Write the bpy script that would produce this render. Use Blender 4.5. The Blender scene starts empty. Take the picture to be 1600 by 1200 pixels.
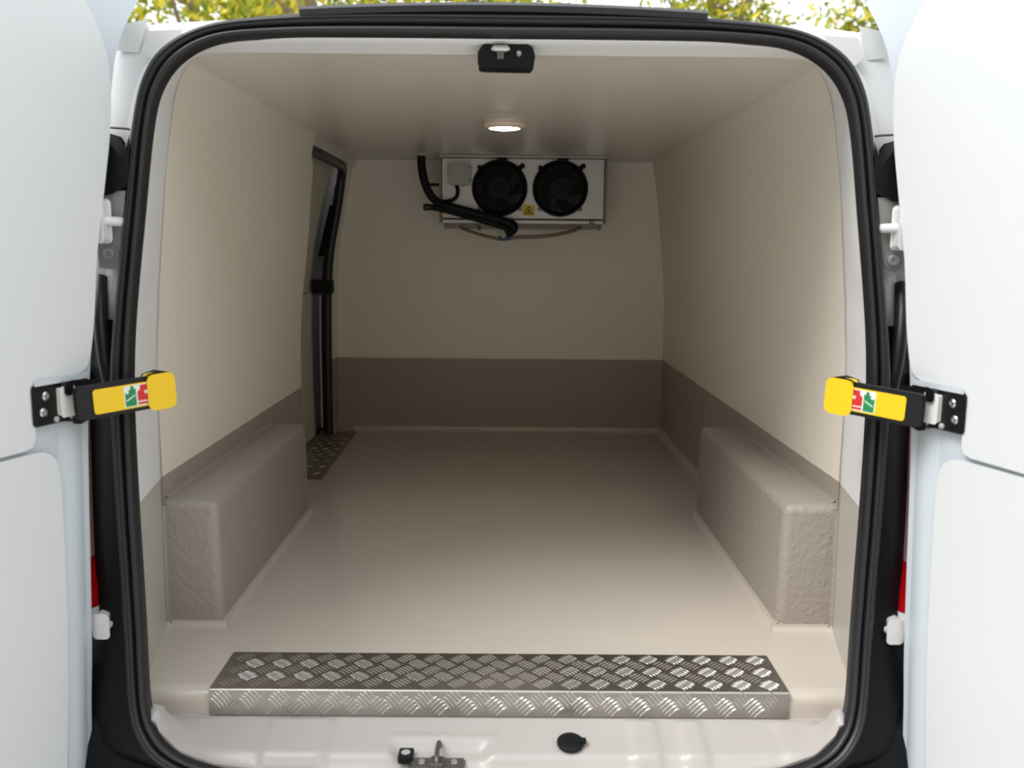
import bpy, bmesh, math, random
from mathutils import Vector, Matrix
random.seed(7)
scene = bpy.context.scene
C = scene.collection

# ------------------------------------------------------------------ camera
cam = bpy.data.objects.new('camera', bpy.data.cameras.new('camera'))
C.objects.link(cam)
cam.matrix_world = (Matrix.Translation((0.012, -1.60, 1.423)) @ Matrix.Rotation(math.radians(-0.2706), 4, 'Z')
                    @ Matrix.Rotation(math.radians(90 - 8.49), 4, 'X') @ Matrix.Rotation(math.radians(0.5), 4, 'Z'))
cam.data.sensor_fit = 'HORIZONTAL'
cam.data.sensor_width = 36.0
cam.data.lens = 36.0 * 1440 / 1600
cam.data.clip_start = 0.02
cam.data.dof.use_dof = True
cam.data.dof.focus_distance = 2.3
cam.data.dof.aperture_fstop = 3.6
scene.camera = cam

# ------------------------------------------------------------------ world: bright hazy sky
world = bpy.data.worlds.new('World')
scene.world = world
world.use_nodes = True
bg = world.node_tree.nodes['Background']
bg.inputs['Color'].default_value = (0.90, 0.955, 1.0, 1)
bg.inputs['Strength'].default_value = 1.6

# hazy sun from behind the camera, over the left shoulder
sun = bpy.data.objects.new('sun', bpy.data.lights.new('sun', 'SUN'))
C.objects.link(sun)
sun.data.energy = 2.5
sun.data.angle = math.radians(30)
sun.data.color = (1.0, 0.965, 0.92)
sun.location = (-6, -8, 8)
sun.rotation_euler = Vector((0.47, 0.35, -0.81)).to_track_quat('-Z', 'Y').to_euler()

scene.view_settings.view_transform = 'Standard'
scene.view_settings.look = 'None'
scene.view_settings.exposure = 0.12
scene.view_settings.gamma = 1.0
scene.view_settings.use_curve_mapping = False


# ------------------------------------------------------------------ materials
def mat(name, col, rough=0.5, metal=0.0, bump=None, vary=None, spec=0.5, coat=0.0, emit=None, trans=0.0):
    """bump = (scale, strength), vary = (scale, amount): soft noise on the colour (wear, uneven paint)."""
    m = bpy.data.materials.new(name)
    m.use_nodes = True
    nt = m.node_tree
    b = nt.nodes['Principled BSDF']
    b.inputs['Base Color'].default_value = (*col, 1)
    b.inputs['Roughness'].default_value = rough
    b.inputs['Metallic'].default_value = metal
    b.inputs['Specular IOR Level'].default_value = spec
    b.inputs['Coat Weight'].default_value = coat
    b.inputs['Transmission Weight'].default_value = trans
    if emit:
        b.inputs['Emission Color'].default_value = (*emit[0], 1)
        b.inputs['Emission Strength'].default_value = emit[1]
    tc = nt.nodes.new('ShaderNodeTexCoord')
    if vary:
        n = nt.nodes.new('ShaderNodeTexNoise')
        n.inputs['Scale'].default_value = vary[0]
        n.inputs['Detail'].default_value = 4
        nt.links.new(tc.outputs['Object'], n.inputs['Vector'])
        mx = nt.nodes.new('ShaderNodeMix')
        mx.data_type = 'RGBA'
        mx.inputs['A'].default_value = (*[c * (1 - vary[1]) for c in col], 1)
        mx.inputs['B'].default_value = (*[min(1, c * (1 + vary[1])) for c in col], 1)
        nt.links.new(n.outputs['Fac'], mx.inputs['Factor'])
        nt.links.new(mx.outputs['Result'], b.inputs['Base Color'])
    if bump:
        n = nt.nodes.new('ShaderNodeTexNoise')
        n.inputs['Scale'].default_value = bump[0]
        n.inputs['Detail'].default_value = 3
        nt.links.new(tc.outputs['Object'], n.inputs['Vector'])
        bp = nt.nodes.new('ShaderNodeBump')
        bp.inputs['Strength'].default_value = bump[1]
        bp.inputs['Distance'].default_value = 0.004
        nt.links.new(n.outputs['Fac'], bp.inputs['Height'])
        nt.links.new(bp.outputs['Normal'], b.inputs['Normal'])
    return m


def two_tone(name, upper, lower, zline, rough, bump):
    """Paint in two colours with a masked horizontal edge at world height zline."""
    m = mat(name, upper, rough, bump=bump)
    nt = m.node_tree
    b = nt.nodes['Principled BSDF']
    geo = nt.nodes.new('ShaderNodeNewGeometry')
    sep = nt.nodes.new('ShaderNodeSeparateXYZ')
    nt.links.new(geo.outputs['Position'], sep.inputs[0])
    n = nt.nodes.new('ShaderNodeTexNoise')
    n.inputs['Scale'].default_value = 25
    nt.links.new(geo.outputs['Position'], n.inputs['Vector'])
    ma = nt.nodes.new('ShaderNodeMath'); ma.operation = 'MULTIPLY_ADD'
    nt.links.new(n.outputs['Fac'], ma.inputs[0]); ma.inputs[1].default_value = 0.003
    nt.links.new(sep.outputs['Z'], ma.inputs[2])
    gt = nt.nodes.new('ShaderNodeMath'); gt.operation = 'GREATER_THAN'
    nt.links.new(ma.outputs[0], gt.inputs[0]); gt.inputs[1].default_value = zline
    mx = nt.nodes.new('ShaderNodeMix'); mx.data_type = 'RGBA'
    mx.inputs['A'].default_value = (*lower, 1); mx.inputs['B'].default_value = (*upper, 1)
    nt.links.new(gt.outputs[0], mx.inputs['Factor'])
    nt.links.new(mx.outputs['Result'], b.inputs['Base Color'])
    return m


CREAM = (0.86, 0.80, 0.695)
GREY = (0.37, 0.325, 0.275)
M = {}
M['wall'] = two_tone('lining_paint', CREAM, GREY, 0.9445, 0.42, (45, 0.18))
M['jamb'] = two_tone('jamb_paint', (0.88, 0.885, 0.88), (0.50, 0.475, 0.44), 0.9445, 0.35, (22, 0.12))
M['ceil'] = mat('ceiling_paint', (0.72, 0.67, 0.60), 0.30, bump=(38, 0.22))
M['floor'] = mat('floor_paint', (0.53, 0.478, 0.415), 0.12, bump=(7, 0.018), vary=(5, 0.05))
M['sill'] = mat('sill_paint', (0.43, 0.405, 0.385), 0.32, bump=(30, 0.15), vary=(9, 0.06))
M['box'] = mat('wheel_box_paint', (0.34, 0.305, 0.265), 0.38, bump=(85, 0.75))
M['cove'] = mat('cove_paint', (0.56, 0.51, 0.45), 0.35, bump=(70, 0.4))
M['side_door'] = mat('side_door_paint', (0.62, 0.61, 0.53), 0.65, spec=0.25)
M['white'] = mat('white_body_paint', (0.74, 0.745, 0.745), 0.28, coat=0.3)
M['panel'] = mat('white_door_panel', (0.70, 0.72, 0.73), 0.42, vary=(3, 0.02))
M['steel_white'] = mat('white_steel', (0.58, 0.635, 0.68), 0.35)
M['hinge'] = mat('hinge_paint', (0.72, 0.72, 0.72), 0.4)
M['shade_grey'] = mat('white_in_gap_shade', (0.26, 0.26, 0.255), 0.5)  # white metal in the door gap, its shade put into the colour
M['rubber'] = mat('black_rubber', (0.013, 0.013, 0.016), 0.42, bump=(90, 0.08))
M['plastic'] = mat('black_plastic', (0.004, 0.005, 0.006), 0.55, spec=0.22)
M['black_metal'] = mat('black_metal', (0.006, 0.006, 0.008), 0.40, spec=0.35)
M['dark_steel'] = mat('dark_steel', (0.16, 0.15, 0.15), 0.4, metal=0.8)
M['chrome'] = mat('zinc_steel', (0.62, 0.62, 0.62), 0.25, metal=1.0)
M['alu'] = mat('aluminium_plate', (0.37, 0.345, 0.32), 0.36, metal=1.0, vary=(14, 0.22))
M['alu_bar'] = mat('aluminium_bars', (0.66, 0.64, 0.61), 0.30, metal=1.0)
M['old_alu'] = mat('worn_aluminium', (0.40, 0.36, 0.32), 0.45, metal=1.0, vary=(30, 0.2))
M['galv'] = mat('galvanised_housing', (0.50, 0.49, 0.465), 0.34, metal=0.5, vary=(12, 0.10))
M['tray'] = mat('drip_tray', (0.40, 0.37, 0.34), 0.4, metal=0.4)
M['grey_plastic'] = mat('grey_plastic', (0.40, 0.395, 0.375), 0.5)
M['yellow'] = mat('yellow_plastic', (0.86, 0.56, 0.004), 0.38)
M['yellow_label'] = mat('yellow_label', (0.72, 0.55, 0.02), 0.5)
M['ink'] = mat('black_ink', (0.01, 0.01, 0.01), 0.6)
M['label_white'] = mat('label_white', (0.78, 0.78, 0.74), 0.5)
M['green'] = mat('label_green', (0.01, 0.24, 0.07), 0.5)
M['red'] = mat('label_red', (0.62, 0.02, 0.02), 0.5)
M['tail_red'] = mat('tail_lamp_red', (0.42, 0.002, 0.006), 0.15, coat=0.6)
M['tail_clear'] = mat('tail_lamp_pale', (0.50, 0.24, 0.26), 0.15, coat=0.6)
M['brown_hose'] = mat('brown_drain_hose', (0.20, 0.14, 0.09), 0.35)
M['blue'] = mat('blue_fitting', (0.02, 0.07, 0.12), 0.4)
M['pale_green'] = mat('pale_green_fitting', (0.42, 0.47, 0.36), 0.5)
M['lamp_ring'] = mat('lamp_ring', (0.80, 0.68, 0.55), 0.4)
M['lamp_glow'] = mat('lamp_diffuser', (0.9, 0.9, 0.85), 0.4, emit=((1.0, 0.93, 0.82), 14.0))
M['asphalt'] = mat('ground_concrete', (0.50, 0.485, 0.455), 0.9, bump=(8, 0.5), vary=(2, 0.2))
M['brick'] = mat('blocker_brick', (0.46, 0.36, 0.28), 0.85, bump=(12, 0.4), vary=(3, 0.2))  # for the unseen sky blocker, warm tone chosen for its bounce light
M['bark'] = mat('bark', (0.30, 0.22, 0.16), 0.9, bump=(6, 0.6), vary=(3, 0.25))


def leaf_mat():
    m = bpy.data.materials.new('leaf'); m.use_nodes = True
    nt = m.node_tree
    b = nt.nodes['Principled BSDF']
    b.inputs['Roughness'].default_value = 0.6
    geo = nt.nodes.new('ShaderNodeNewGeometry')
    r = nt.nodes.new('ShaderNodeValToRGB')
    r.color_ramp.elements[0].color = (0.10, 0.16, 0.015, 1)
    r.color_ramp.elements[1].color = (0.85, 0.70, 0.07, 1)
    e = r.color_ramp.elements.new(0.5); e.color = (0.42, 0.44, 0.04, 1)
    nt.links.new(geo.outputs['Random Per Island'], r.inputs[0])
    nt.links.new(r.outputs[0], b.inputs['Base Color'])
    t = nt.nodes.new('ShaderNodeBsdfTranslucent')
    nt.links.new(r.outputs[0], t.inputs['Color'])
    mx = nt.nodes.new('ShaderNodeMixShader'); mx.inputs[0].default_value = 0.45
    nt.links.new(b.outputs[0], mx.inputs[1]); nt.links.new(t.outputs[0], mx.inputs[2])
    nt.links.new(mx.outputs[0], nt.nodes['Material Output'].inputs['Surface'])
    return m


M['leaf'] = leaf_mat()

# ------------------------------------------------------------------ helpers
OFF = {}          # object name -> world offset its mesh coordinates are relative to


def tag(o, label=None, cat=None, group=None, kind=None):
    if label: o['label'] = label
    if cat: o['category'] = cat
    if group: o['group'] = group
    if kind: o['kind'] = kind
    return o


def thing(name, loc, label, cat, group=None, kind=None):
    o = bpy.data.objects.new(name, None)
    o.empty_display_size = 0.05
    C.objects.link(o)
    o.location = loc
    OFF[o.name] = Vector(loc)
    return tag(o, label, cat, group, kind)


def finish(name, bm, material, parent=None, smooth=None, bevel=0.0, seg=2, origin=None):
    """Link bm (world coordinates) as one mesh object, relative to its parent's base."""
    bmesh.ops.remove_doubles(bm, verts=bm.verts, dist=1e-6)
    if bevel:
        es = [e for e in bm.edges if len(e.link_faces) == 2 and e.calc_face_angle(0) > 0.5]
        bmesh.ops.bevel(bm, geom=es, offset=bevel, segments=seg, affect='EDGES', profile=0.5, clamp_overlap=True)
    bmesh.ops.recalc_face_normals(bm, faces=bm.faces)
    if parent is not None:
        off = OFF[parent.name]
    elif origin is not None:
        off = Vector(origin)
    else:
        xs = [v.co for v in bm.verts]
        off = Vector(((min(v.x for v in xs) + max(v.x for v in xs)) / 2, (min(v.y for v in xs) + max(v.y for v in xs)) / 2, min(v.z for v in xs)))
    bmesh.ops.translate(bm, verts=bm.verts, vec=-off)
    me = bpy.data.meshes.new(name)
    bm.to_mesh(me); bm.free()
    me.materials.append(material)
    if smooth is not None:
        me.polygons.foreach_set('use_smooth', [True] * len(me.polygons))
        me.set_sharp_from_angle(angle=math.radians(smooth))
    o = bpy.data.objects.new(name, me)
    C.objects.link(o)
    OFF[o.name] = off
    if parent is not None:
        o.parent = parent
    else:
        o.location = off
    return o


def raw(verts, faces, bm=None):
    bm = bm or bmesh.new()
    vs = [bm.verts.new(v) for v in verts]
    for f in faces:
        try:
            bm.faces.new([vs[i] for i in f])
        except ValueError:
            pass
    return bm


def box(x0, x1, y0, y1, z0, z1, bm=None):
    v = [(x, y, z) for z in (z0, z1) for y in (y0, y1) for x in (x0, x1)]
    return raw(v, [(0, 2, 3, 1), (4, 5, 7, 6), (0, 1, 5, 4), (2, 6, 7, 3), (0, 4, 6, 2), (1, 3, 7, 5)], bm)


def grid(rows, closed_u=False, closed_v=False, bm=None):
    """rows: list of equally long point lists -> quads."""
    n, k = len(rows), len(rows[0])
    f = []
    for i in range(n if closed_u else n - 1):
        for j in range(k if closed_v else k - 1):
            a, b = i, (i + 1) % n
            c, d = j, (j + 1) % k
            f.append((a * k + c, b * k + c, b * k + d, a * k + d))
    return raw([p for r in rows for p in r], f, bm)


def cr(pts, t):
    """Catmull-Rom through pts, t in [0, len-1]."""
    n = len(pts)
    i = min(int(t), n - 2); u = t - i
    P = [Vector(pts[max(0, min(n - 1, i + k))]) for k in (-1, 0, 1, 2)]
    return 0.5 * ((2 * P[1]) + (P[2] - P[0]) * u + (2 * P[0] - 5 * P[1] + 4 * P[2] - P[3]) * u * u + (3 * P[1] - P[0] - 3 * P[2] + P[3]) * u ** 3)


def smooth_path(pts, per=6):
    n = (len(pts) - 1) * per
    return [cr(pts, i / per) for i in range(n + 1)]


def tube(pts, r, n=10, bm=None, cap=True):
    pts = [Vector(p) for p in pts]
    rows = []
    up = None
    for i, p in enumerate(pts):
        t = (pts[min(i + 1, len(pts) - 1)] - pts[max(i - 1, 0)]).normalized()
        if up is None:
            up = t.orthogonal().normalized()
        up = (up - t * up.dot(t)).normalized()
        w = t.cross(up)
        rr = r[i] if isinstance(r, (list, tuple)) else r
        rows.append([p + (up * math.cos(2 * math.pi * k / n) + w * math.sin(2 * math.pi * k / n)) * rr for k in range(n)])
    bm = bm or bmesh.new()
    base = len(bm.verts)
    grid(rows, closed_v=True, bm=bm)
    if cap:
        bm.verts.ensure_lookup_table()
        bm.faces.new([bm.verts[base + k] for k in range(n)])
        bm.faces.new([bm.verts[base + (len(rows) - 1) * n + k] for k in range(n)])
    return bm


def lathe(center, axis, prof, n=32, bm=None):
    """prof: list of (radius, distance along axis). Radius 0 at an end closes it."""
    c = Vector(center); a = Vector(axis).normalized()
    u = a.orthogonal().normalized(); w = a.cross(u)
    bm = bm or bmesh.new()
    rows = [[c + a * h + (u * math.cos(2 * math.pi * k / n) + w * math.sin(2 * math.pi * k / n)) * max(r, 1e-5) for k in range(n)] for r, h in prof]
    return grid(rows, closed_v=True, bm=bm)


def prism(poly, fr, off0, off1, bm=None):
    """poly [(u,v)], fr(u, v, off) -> point; a closed solid between two offsets."""
    n = len(poly)
    v = [fr(p[0], p[1], off0) for p in poly] + [fr(p[0], p[1], off1) for p in poly]
    f = [tuple(range(n)), tuple(range(2 * n - 1, n - 1, -1))] + [(i, (i + 1) % n, n + (i + 1) % n, n + i) for i in range(n)]
    return raw(v, f, bm)


def rounded(x0, x1, z0, z1, r, n=5):
    out = []
    for cx, cz, a in ((x1 - r, z1 - r, 0), (x0 + r, z1 - r, 90), (x0 + r, z0 + r, 180), (x1 - r, z0 + r, 270)):
        for k in range(n + 1):
            t = math.radians(a + 90 * k / n)
            out.append((cx + r * math.cos(t), cz + r * math.sin(t)))
    return out


def xz(y0):
    return lambda u, v, off: Vector((u, y0 + off, v))


FL = 0.62      # load floor
CZ = 1.776     # ceiling


def ys(z):
    """y of the leaning rear aperture plane at height z."""
    y = 0.034 + (z - 1.27) * 0.1405
    if z < 0.9:
        y -= 0.47 * (0.9 - z) ** 2
    return y


# half loops of the aperture, top centre -> right side -> bottom centre
SEAL_IN = [(0, 1.789), (.24, 1.789), (.40, 1.787), (.505, 1.777), (.57, 1.744), (.607, 1.692), (.623, 1.62), (.636, 1.485), (.652, 1.30), (.6555, 1.18),
           (.651, 1.055), (.640, .88), (.628, .757), (.611, .635), (.588, .586), (.548, .556), (.487, .538), (.40, .529), (0, .522)]
SEAL_OUT = [(0, 1.833), (.24, 1.832), (.405, 1.823), (.525, 1.806), (.600, 1.768), (.638, 1.713), (.656, 1.63), (.669, 1.49), (.686, 1.303), (.693, 1.18),
            (.687, 1.05), (.675, .873), (.662, .75), (.643, .625), (.615, .567), (.57, .535), (.497, .512), (.403, .497), (0, .487)]
BODY = [(0, 1.846), (.24, 1.844), (.41, 1.838), (.55, 1.833), (.672, 1.822), (.732, 1.772), (.765, 1.66), (.795, 1.49), (.845, 1.30), (.87, 1.18),
        (.885, 1.05), (.90, .873), (.905, .75), (.905, .62), (.90, .56), (.88, .50), (.70, .46), (.41, .45), (0, .445)]
LINING = [(0, 1.7765), (.24, 1.7765), (.40, 1.7765), (.50, 1.776), (.585, 1.772), (.632, 1.725), (.653, 1.65), (.675, 1.49), (.694, 1.29), (.702, 1.17),
          (.704, 1.05), (.705, .87), (.706, .74), (.706, .62), (.69, .585), (.63, .565)]
LIN_Y = [.195, .195, .195, .20, .225, .255, .27, .27, .27, .27, .27, .27, .27, .27, .25, .20]

# ================================================================== setting: ground
g = box(-40, 40, -30, 60, -0.2, 0)
tag(finish('ground', g, M['asphalt']), 'grey gravel ground around the parked van', 'ground', kind='structure')

# unseen brick block added behind the camera to keep low sky off the van
blocker_root = thing('sky_blocker', (0, -16, 0), 'unseen brick block added behind the viewpoint to block low sky', 'blocker', kind='structure')
finish('blocker_face', box(-30, 30, -24, -16, 0, 10.5), M['brick'], blocker_root)
finish('blocker_parapet', box(-30.3, 30.3, -24.3, -15.7, 10.5, 11), M['brick'], blocker_root, bevel=.02)
for k in range(9):
    finish('blocker_door', box(-26 + 6 * k, -22 + 6 * k, -16, -15.9, 0, 4.0), M['dark_steel'], blocker_root)

# ================================================================== setting: lining of the load space


def wall_x(z, y):
    """inner half width of the lining at height z and depth y."""
    front = [(.62, .706), (.74, .706), (.94, .705), (1.15, .702), (1.29, .694), (1.49, .675), (1.65, .653), (1.72, .638), (1.78, .612)]
    back = [(.62, .679), (.74, .680), (.94, .681), (1.15, .680), (1.29, .673), (1.49, .652), (1.65, .634), (1.72, .622), (1.78, .610)]

    def ev(l):
        for a, b in zip(l, l[1:]):
            if z <= b[0]:
                t = max(0, (z - a[0]) / (b[0] - a[0]))
                return a[1] + (b[1] - a[1]) * t
        return l[-1][1]
    t = (y - .27) / (2.356 - .27)
    return ev(front) * (1 - t) + ev(back) * t


ZS = [.60, .75, .94, 1.06, 1.17, 1.27, 1.37, 1.46, 1.54, 1.61, 1.67, 1.72, 1.76, 1.785]


def wall_slab(s, yend, ystart=0.265, thick=0.04):
    inner, outer = [], []
    for z in ZS:
        y1 = yend(z)
        inner.append([(s * wall_x(z, ystart + (y1 - ystart) * t), ystart + (y1 - ystart) * t, z) for t in (0, .25, .5, .75, 1)])
        outer.append([(s * (wall_x(z, ystart + (y1 - ystart) * t) + thick), ystart + (y1 - ystart) * t, z) for t in (0, .25, .5, .75, 1)])
    bm = grid(inner)
    grid(outer, bm=bm)
    for j in (0, 4):
        grid([[r[j] for r in inner], [r[j] for r in outer]], bm=bm)
    for i in (0, -1):
        grid([inner[i], outer[i]], bm=bm)
    return bm


tag(finish('wall_right', wall_slab(1, lambda z: 2.36), M['wall'], smooth=35), 'cream lining wall with a grey painted band on the right side', 'wall', kind='structure')
wl = finish('wall_left', wall_slab(-1, lambda z: 1.505 + .05 * math.exp(-((z - 1.45) / .22) ** 2) - (.05 if z > 1.7 else 0)), M['wall'], smooth=35)
tag(wl, 'cream lining wall with a grey painted band on the left side', 'wall', kind='structure')
# narrow return of the left wall between side doorway and bulkhead, and the strip over the doorway
JX = [(.60, .728), (.94, .728), (1.2, .722), (1.38, .712), (1.5, .695), (1.62, .672), (1.70, .655), (1.785, .636)]
rows_i = [[(-x, 2.30, z), (-x + .004, 2.36, z)] for z, x in JX]
rows_o = [[(-x - .03, 2.30, z), (-x - .03, 2.36, z)] for z, x in JX]
bm = grid(rows_i); grid(rows_o, bm=bm)
for j in (0, 1):
    grid([[r[j] for r in rows_i], [r[j] for r in rows_o]], bm=bm)
finish('doorway_return', bm, M['wall'], wl, smooth=30)
bm = box(-.70, -.628, 1.45, 2.36, 1.748, 1.785)
finish('doorway_header', bm, M['ceil'], wl, bevel=.004)

bm = bmesh.new()
prof = [(-wall, z) for wall, z in ((.735, .60), (.735, 1.2), (.725, 1.38), (.69, 1.6), (.64, 1.79))]
poly = prof + [(.61, 1.79), (.625, 1.70), (.655, 1.49), (.682, 1.29), (.69, 1.1), (.69, .60)]
prism([(p[0] - 0.02 if p[0] < 0 else p[0] + .02, p[1]) for p in poly], xz(2.356), 0, .05, bm)
tag(finish('wall_back', bm, M['wall']), 'cream bulkhead with a dark grey lower band at the far end', 'wall', kind='structure')

bm = box(-.665, .665, .19, 2.37, CZ, CZ + .045)
tag(finish('ceiling', bm, M['ceil']), 'glossy cream ceiling of the load space', 'ceiling', kind='structure')

# floor with a rounded front nose
prof = []
for k in range(9):
    a = math.radians(180 + -90 * k / 8)
    prof.append((0.004 + .024 * math.cos(a), FL - .024 + .024 * math.sin(a)))
prof = [(-.020, .54)] + prof + [(2.37, FL), (2.37, FL - .06), (0.1, .54)]
rows = [[(x, p[0], p[1]) for p in prof] for x in (-.715, -.69, -.6, .6, .69, .715)]
bm = grid(rows, closed_v=True)
bm.verts.ensure_lookup_table()
n = len(prof)
bm.faces.new([bm.verts[k] for k in range(n)]); bm.faces.new([bm.verts[5 * n + k] for k in range(n)])
floor = finish('floor', bm, M['floor'], smooth=40)
tag(floor, 'smooth beige painted load floor inside the van', 'floor', kind='structure')


def cove(pts, inward, up, r, name='cove_strip', parent=None, m=None):
    """concave fillet strip along pts; inward/up: unit directions of the two legs."""
    rows = []
    for p in pts:
        p = Vector(p); i = Vector(inward); u = Vector(up)
        row = [p - i * .004 - u * .004, p + i * r - u * .004]
        for k in range(6):
            a = math.radians(90 * k / 5)
            row.append(p + i * (r - r * math.sin(a)) + u * (r - r * math.cos(a)))
        row.append(p - i * .004 + u * r)
        rows.append(row)
    bm = grid(rows, closed_v=True)
    return finish(name, bm, m or M['floor'], parent or floor, smooth=60)


WB0, WB1, WBX, WBZ = .263, 1.125, .588, .894
for s in (-1, 1):
    cove([(s * WBX, y, FL) for y in (WB0, .5, .8, WB1)], (-s, 0, 0), (0, 0, 1), .015)
    cove([(s * x, WB0, FL) for x in (.578, .71)], (0, -1, 0), (0, 0, 1), .013)
    cove([(s * .7055, y, FL) for y in (0.02, .15, WB0)], (-s, 0, 0), (0, 0, 1), .02)
    cove([(s * wall_x(WBZ, y), y, WBZ) for y in (WB0 + .02, .6, WB1 - .02)], (-s, 0, 0), (0, 0, 1), .009, m=M['box'])
    cove([(s * wall_x(.75, WB0), WB0 - .002, z) for z in (FL, .75, WBZ - .01)], (-s, 0, 0), (0, -1, 0), .009, m=M['box'])
cove([(wall_x(.62, y), y, FL) for y in (WB1, 1.6, 2.0, 2.356)], (-1, 0, 0), (0, 0, 1), .026)
cove([(-.66, 2.356, FL), (.68, 2.356, FL)], (0, -1, 0), (0, 0, 1), .022)

# ------------------------------------------------------------------ white jamb around the aperture
K = 6
TJ = [i / K for i in range(14 * K + 6)]


def jamb_point(t, f, s):
    a = cr(SEAL_IN, t); b = cr(LINING, t)
    ya = ys(a.y) + .004
    yb = cr([(v, 0) for v in LIN_Y], t).x
    # two facets: a bright chamfer beside the seal, then the flatter return to the lining
    k = 0.30   # share of the chamfer
    if f <= k:
        h = f / k
        x = a.x + (b.x - a.x) * .46 * h; z = a.y + (b.y - a.y) * .46 * h; y = ya + (yb - ya) * .24 * h
    else:
        h = (f - k) / (1 - k)
        x = a.x + (b.x - a.x) * (.46 + .54 * h); z = a.y + (b.y - a.y) * (.46 + .54 * h); y = ya + (yb - ya) * (.24 + .76 * h)
    # pressed dents of the sheet metal along the sides
    if .3 < f < 1 and 6 < t < 9:
        for zc, wd, dp in ((1.445, .012, -.005), (1.33, .02, .006), (1.56, .02, .004)):
            x += dp * math.exp(-((z - zc) / wd) ** 2) * math.sin(math.pi * (f - .3) / .7)
    return (s * x, y, z)


FS = [0, .15, .30, .34, .45, .6, .75, .9, 1.0]
right = [[jamb_point(t, f, 1) for f in FS] for t in TJ]
left = [[jamb_point(t, f, -1) for f in FS] for t in TJ]
bm = grid(list(reversed(left)) + right[1:])
jamb = finish('trim_1', bm, M['jamb'], smooth=35)
mod = jamb.modifiers.new('thickness', 'SOLIDIFY'); mod.thickness = 0.006; mod.offset = 1
tag(jamb, 'white painted metal jamb around the rear door opening', 'door jamb', kind='structure')

# ------------------------------------------------------------------ sill with pressed pads
PADS = [(-.60, -.525), (-.41, -.30), (.235, .285), (.325, .365), (.50, .60)]


def pad(x):
    v = 0
    for a, b in PADS:
        v = max(v, max(0, min(1, (x - a) / .012 + .5)) * max(0, min(1, (b - x) / .012 + .5)))
    return v * v * (3 - 2 * v)


def sst(e0, e1, v):
    t = max(0, min(1, (v - e0) / (e1 - e0)))
    return t * t * (3 - 2 * t)


def seal_z(x):
    """height of the seal's inner edge along the bottom, at half width |x|."""
    l = [(0, .522), (.40, .529), (.487, .538), (.548, .556), (.588, .586), (.611, .635), (.63, .76)]
    x = abs(x)
    for a, b in zip(l, l[1:]):
        if x <= b[0]:
            return a[1] + (b[1] - a[1]) * (x - a[0]) / (b[0] - a[0])
    return l[-1][1]


def sill_z(x, y, lip):
    z = .571 - .020 * max(0, (-.02 - y)) / .10
    z += .006 * pad(x) * (1 - sst(-.035, -.028, y))
    rec = sst(-.192, -.172, x) * (1 - sst(-.030, -.010, x)) * (1 - sst(-.098, -.078, y))
    z -= .012 * rec
    z += .003 * sst(-.21, -.19, x) * (1 - sst(-.01, .01, x)) * math.exp(-((y + .074) / .008) ** 2)
    zf = seal_z(x) + .004
    z = max(z, z + (zf - .552) * sst(.50, .60, abs(x)) * (1 - sst(-.075, -.03, y)))
    k = sst(0, .020, lip - y)
    return z * (1 - k) + min(z, zf) * k


rows = []
NX = 150
for i in range(NX + 1):
    x = -.594 + 1.188 * i / NX
    yf = ys(seal_z(x)) - .001
    lip = yf + .024 - .007 * pad(x)
    r = []
    for j in range(31):
        y = 0.02 + (yf - .02) * j / 30
        r.append((x, y, sill_z(x, y, lip)))
    r.append((x, r[-1][1] + .004, r[-1][2] - .03))
    rows.append(r)
rows = [[(-.606 - .026 * sst(-.085, -.045, p[1]), p[1], p[2] + .004) for p in rows[0]]] + rows + [[(.606 + .026 * sst(-.085, -.045, p[1]), p[1], p[2] + .004) for p in rows[-1]]]
bm = grid(rows)
sill = finish('trim_2', bm, M['sill'], smooth=50)
mod = sill.modifiers.new('thickness', 'SOLIDIFY'); mod.thickness = 0.004; mod.offset = -1
tag(sill, 'beige painted metal sill with pressed ribs below the tread plate', 'door sill', kind='structure')

# ================================================================== van body outside
van = thing('van_body', (0, 1.5, 0), 'white van body framing the open rear doorway', 'van')


def frame_rows(t0, t1, s, m0=0.0):
    rows = []
    n = int((t1 - t0) * 5)
    for i in range(n + 1):
        t = t0 + (t1 - t0) * i / n
        a, b = cr(SEAL_OUT, t), cr(BODY, t)
        a = a + (cr(SEAL_IN, t) - a) * .45
        row = []
        for f, dy in ((0, .016), (.20, .026), (.38, .058), (.72, .062), (.9, .068), (1.0, .095)):
            q = a + (b - a) * f
            row.append((s * q.x, ys(q.y) + dy, q.y))
        rows.append(row)
    return rows


for s in (-1, 1):
    finish('rear_pillar', grid(frame_rows(4, 7, s)), M['white'], van, smooth=30)
    finish('hinge_post_shaded', grid(frame_rows(7, 8.1, s)), M['shade_grey'], van, smooth=30)  # white pillar coloured grey for the shade between door and body
    finish('pillar_cover', grid(frame_rows(8.1, 14.5, s)), M['plastic'], van, smooth=30)
top = list(reversed(frame_rows(0, 4, -1))) + frame_rows(0, 4, 1)[1:]
finish('rear_header', grid(top), M['white'], van, smooth=30)
bot = list(reversed(frame_rows(14.5, 18, 1))) and (frame_rows(14.5, 18, 1) + list(reversed(frame_rows(14.5, 18, -1)))[1:])
finish('rear_valance', grid(bot), M['plastic'], van, smooth=30)
for s in (-1, 1):
    for nm, t0, t1 in (('side_panel', 5, 15),):
        rows = []
        for i in range(51):
            t = t0 + (t1 - t0) * i / 50
            q = cr(BODY, t)
            rows.append([(s * q.x, ys(q.y) + .095, q.y), (s * (q.x + .02), .6, q.y), (s * (q.x + .03), 1.8, q.y), (s * (q.x + .02), 3.1, q.y)])
        finish(nm, grid(rows), M['white'], van, smooth=30)
rows = []
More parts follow.
